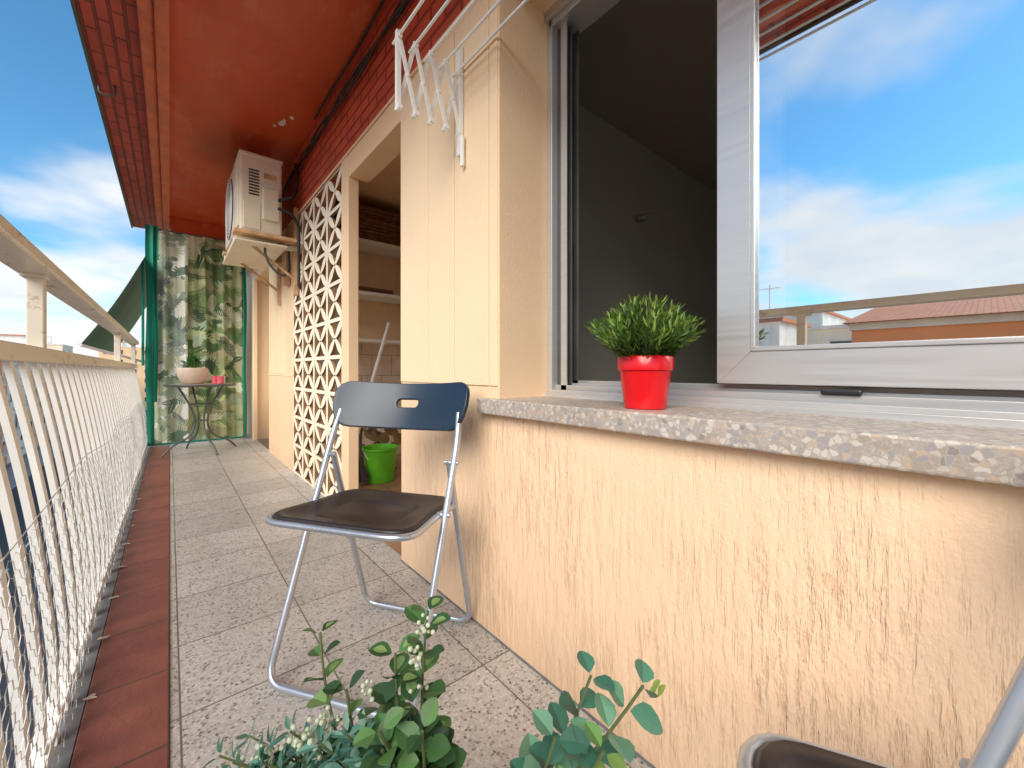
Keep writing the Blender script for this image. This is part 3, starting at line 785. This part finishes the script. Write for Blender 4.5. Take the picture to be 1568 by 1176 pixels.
# ---------------------------------------------------------------- city
GZ=-12
gnd=obj('ground',[(-900,-900,GZ),(900,-900,GZ),(900,900,GZ),(-900,900,GZ)],[(0,1,2,3)],nmat('ground_concrete',(.30,.28,.25),.9,vs=.3))
obj('street',[(-13,-300,GZ+.01),(-3,-300,GZ+.01),(-3,400,GZ+.01),(-13,400,GZ+.01)],[(0,1,2,3)],nmat('asphalt',(.08,.08,.083),.85,vs=2))
for nm,x0,x1 in (('pavement',-16,-13),('pavement.001',-3,.78)):
    box(nm,x0,x1,-300,400,GZ-.1,GZ+.13,nmat(nm+'_m',(.40,.38,.35),.9,vs=1.2))
mb=MB()
for k in range(60): mb.box(-8.07,-7.93,-100+k*6,-97+k*6,GZ+.014,GZ+.018)
mb.out('road_markings',M_white,colors=False)
M_win=nmat('dark_window',(.07,.085,.10),.15,var=.3,vs=.7)
M_shut=nmat('shutters',(.80,.76,.68),.6,vs=1)
M_rooft=brickmat('roof_tiles','YX0',(.72,.27,.12),(.62,.22,.10),(.36,.13,.07),.3,.25,.8,.02,.03)
def building(x0,x1,y0,y1,ztop,col,face,roof,seed):
    r=random.Random(seed); e=empty('apartment_building' if seed==0 else 'apartment_building.%03d'%seed)
    m=nmat('render_%d'%seed,col,.85,var=.1,vs=.5)
    box('walls',x0,x1,y0,y1,GZ,ztop,m,e)
    par=MB(); wn=MB(); shm=MB()
    par.box(x0-.1,x1+.15,y0-.05,y1+.05,ztop,ztop+.25)
    nfl=int((ztop-GZ)/3)
    for fl_ in range(nfl):
        zb=ztop-3*(fl_+1)+.9
        if face=='x':
            nw=int((y1-y0)/2.6)
            for k in range(nw):
                yc=y0+(k+.5)*(y1-y0)/nw; big=(k%3==1)
                z0_=zb-.8 if big else zb
                wn.box(x1-.1,x1+.03,yc-.6,yc+.6,z0_,zb+1.3)
                shm.box(x1,x1+.07,yc-.68,yc-.6,z0_-.06,zb+1.36); shm.box(x1,x1+.07,yc+.6,yc+.68,z0_-.06,zb+1.36)
                shm.box(x1,x1+.09,yc-.6,yc+.6,zb+1.3-r.choice([.1,.1,.5,.9]),zb+1.36)
                if big:
                    par.box(x1,x1+1.0,yc-1.5,yc+1.5,z0_-.2,z0_-.06)
                    for q in range(16): par.box(x1+.95,x1+.98,yc-1.5+q*.2,yc-1.47+q*.2,z0_-.06,z0_+.95)
                    par.box(x1+.93,x1+1.0,yc-1.5,yc+1.5,z0_+.95,z0_+1.0)
        else:
            nw=int((x1-x0)/2.6)
            for k in range(nw):
                xc=x0+(k+.5)*(x1-x0)/nw
                wn.box(xc-.6,xc+.6,y0-.03,y0+.1,zb,zb+1.3); shm.box(xc-.68,xc+.68,y0-.08,y0,zb+1.3,zb+1.4)
                shm.box(xc-.68,xc+.68,y0-.1,y0,zb-.1,zb)
    par.out('parapet',M_shut,e,colors=False); wn.out('windows',M_win,e,colors=False); shm.out('shutters',M_shut,e,colors=False)
    if roof:
        xm=(x0+x1)/2; h=1.2
        v=[(x0-.3,y0-.2,ztop+.25),(x1+.5,y0-.2,ztop+.25),(xm,y0-.2,ztop+.25+h),(x0-.3,y1+.2,ztop+.25),(x1+.5,y1+.2,ztop+.25),(xm,y1+.2,ztop+.25+h)]
        obj('roof',v,[(0,1,2),(3,5,4),(1,4,5,2),(0,2,5,3),(0,3,4,1)],M_rooft,e)
    else:
        box('roof_hut',x0+2,x1-5.2,y0+(y1-y0)*.3,y0+(y1-y0)*.6,ztop+.25,ztop+1.9,M_shut,e)
        box('roof_hut_cap',x0+1.8,x1-5,y0+(y1-y0)*.3-.2,y0+(y1-y0)*.6+.2,ztop+1.9,ztop+2.1,M_rooft,e)
    ch=MB()
    for k in range(3):
        cx=r.uniform(x0+1,x1-1.5); cy_=r.uniform(y0+1,y1-1); zz=ztop+.25
        ch.box(cx,cx+.5,cy_,cy_+.5,zz,zz+1.8); ch.box(cx-.08,cx+.58,cy_-.08,cy_+.58,zz+1.8,zz+1.92)
    for k in range(2):
        cx=r.uniform(x0+1,x1-1); cy_=r.uniform(y0+1,y1-1); zz=ztop+.25
        ch.rod((cx,cy_,zz),(cx,cy_,zz+3.6),.03)
        for q in range(6): ch.rod((cx-.5+.05*q,cy_+q*.16-.4,zz+3.4),(cx+.5-.05*q,cy_+q*.16-.4,zz+3.4),.015)
        ch.rod((cx,cy_-.5,zz+3.4),(cx,cy_+.6,zz+3.4),.02)
    ch.out('chimneys_and_aerials',M_shut,e,colors=False)
cols=[(.90,.42,.16),(.90,.74,.52),(.88,.36,.16),(.90,.84,.72),(.90,.60,.34),(.82,.44,.26),(.90,.80,.62)]
y=-34; k=0
tops=[2.0,1.4,2.3,1.5,2.2,1.3,2.2,1.6,3.0,2.0,4.5,2.6,3.5,6,3]
while y<170:
    w=random.Random(k+50).uniform(9,15)
    building(-29,-17,y,y+w-.02,tops[k%len(tops)],cols[k%7],'x',k%2==0,k); y+=w; k+=1
for (x0,x1,y0,y1,zt) in ((-16.5,-4,175,190,8),(-60,-33,60,80,5),(-62,-34,0,30,3.8),(-60,-34,110,130,9),(-60,-33,-40,-10,3.5)):
    building(x0,x1,y0,y1,zt,cols[k%7],'y' if y0>170 else 'x',k%2==1,k); k+=1
def tree(name,x,y,s,h):
    r=random.Random(s); e=empty(name,(x,y,GZ)); mb=MB()
    bark=nmat('bark_%d'%s,(.10,.075,.055),.9)
    def limb(a,b,ra,rb,n=7):
        a=Vector(a);b=Vector(b);d=(b-a).normalized();u=d.orthogonal().normalized();w=d.cross(u);v=[]
        for p,rr in ((a,ra),(b,rb)):
            for i in range(n): t=6.283*i/n; v.append(p+(u*math.cos(t)+w*math.sin(t))*rr)
        mb.add(v,[(i,(i+1)%n,n+(i+1)%n,n+i) for i in range(n)])
    t0=Vector((x,y,GZ)); t1=t0+Vector((.1,.1,h*.4)); limb(t0,t1,.18,.13)
    lf=MB()
    for k in range(9):
        a=r.uniform(0,6.28); q=t1+Vector((math.cos(a)*r.uniform(.6,1.8),math.sin(a)*r.uniform(.6,1.8),r.uniform(.8,h*.5))); limb(t1,q,.08,.03)
        for j in range(190):
            rr=r.uniform(.3,1.1); dd=Vector((r.gauss(0,1),r.gauss(0,1),r.gauss(0,.8))).normalized(); p=q+dd*rr
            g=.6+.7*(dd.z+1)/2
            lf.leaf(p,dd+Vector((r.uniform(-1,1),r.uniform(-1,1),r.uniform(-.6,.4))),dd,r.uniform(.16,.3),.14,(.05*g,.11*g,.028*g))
    mb.out('trunk_and_limbs',bark,e,colors=False); lf.out('crown',M_leaf,e)
for i,(x,y) in enumerate(((-14.5,8),(-14.5,22),(-14.5,38),(-14.5,60),(-14.5,-6))):
    tree('street_tree' if i==0 else 'street_tree.%03d'%i,x,y,i+1,6.5)
# ---------------------------------------------------------------- world
w=bpy.data.worlds.new('World'); S.world=w; w.use_nodes=True; nt=w.node_tree
bg=nt.nodes['Background']; sky=N(nt,'ShaderNodeTexSky',sky_type='NISHITA'); sky.sun_disc=False
SE,SR=38,-120   # sun elevation, azimuth (deg, clockwise from +Y)
sky.sun_elevation=math.radians(SE); sky.sun_rotation=math.radians(SR); sky.air_density=1.0; sky.dust_density=.3; sky.ozone_density=3
tc_=N(nt,'ShaderNodeTexCoord'); sp=N(nt,'ShaderNodeSeparateXYZ'); L(nt,tc_.outputs['Generated'],sp.inputs[0])
zc=math_(nt,'MAXIMUM',sp.outputs[2],0.0); den=math_(nt,'ADD',zc,.22)
cmb=N(nt,'ShaderNodeCombineXYZ'); L(nt,math_(nt,'DIVIDE',sp.outputs[0],den),cmb.inputs[0]); L(nt,math_(nt,'DIVIDE',sp.outputs[1],den),cmb.inputs[1])
n1=noise(nt,cmb.outputs[0],1.0,5,.5)
hor=ramp(nt,zc,[(0.,.30),(.18,.20),(.40,.02),(1.,.0)])
cl=math_(nt,'ADD',n1,hor)
mask=ramp(nt,cl,[(.53,0.),(.73,1.)],'EASE')
shade=ramp(nt,noise(nt,cmb.outputs[0],2.5,3),[(.3,(6.3,6.4,6.6)),(.7,(7.8,7.5,7.1))])
tint=mix(nt,sky.outputs[0],(.72,1.28,1.40),1.,'MULTIPLY')
L(nt,mix(nt,tint,shade,math_(nt,'MULTIPLY',mask,.92)),bg.inputs['Color'])
bg.inputs['Strength'].default_value=.15
sd=bpy.data.lights.new('sun','SUN'); sd.energy=5.0; sd.angle=math.radians(44); sd.color=(1,.90,.76)
so=bpy.data.objects.new('sun',sd); COL.objects.link(so)
az=math.radians(SR); dirv=Vector((math.sin(az)*math.cos(math.radians(SE)),math.cos(az)*math.cos(math.radians(SE)),math.sin(math.radians(SE))))
so.rotation_euler=dirv.to_track_quat('Z','Y').to_euler(); so.location=dirv*30
# ---------------------------------------------------------------- camera
cam=bpy.data.cameras.new('camera'); co=bpy.data.objects.new('camera',cam); COL.objects.link(co)
cam.sensor_width=36; cam.lens=620/1568*36; cam.shift_y=-21/1568; cam.clip_start=.02; cam.clip_end=2500
co.location=(0,0,H); co.rotation_euler=(math.radians(90),0,-math.radians(40.2)); S.camera=co
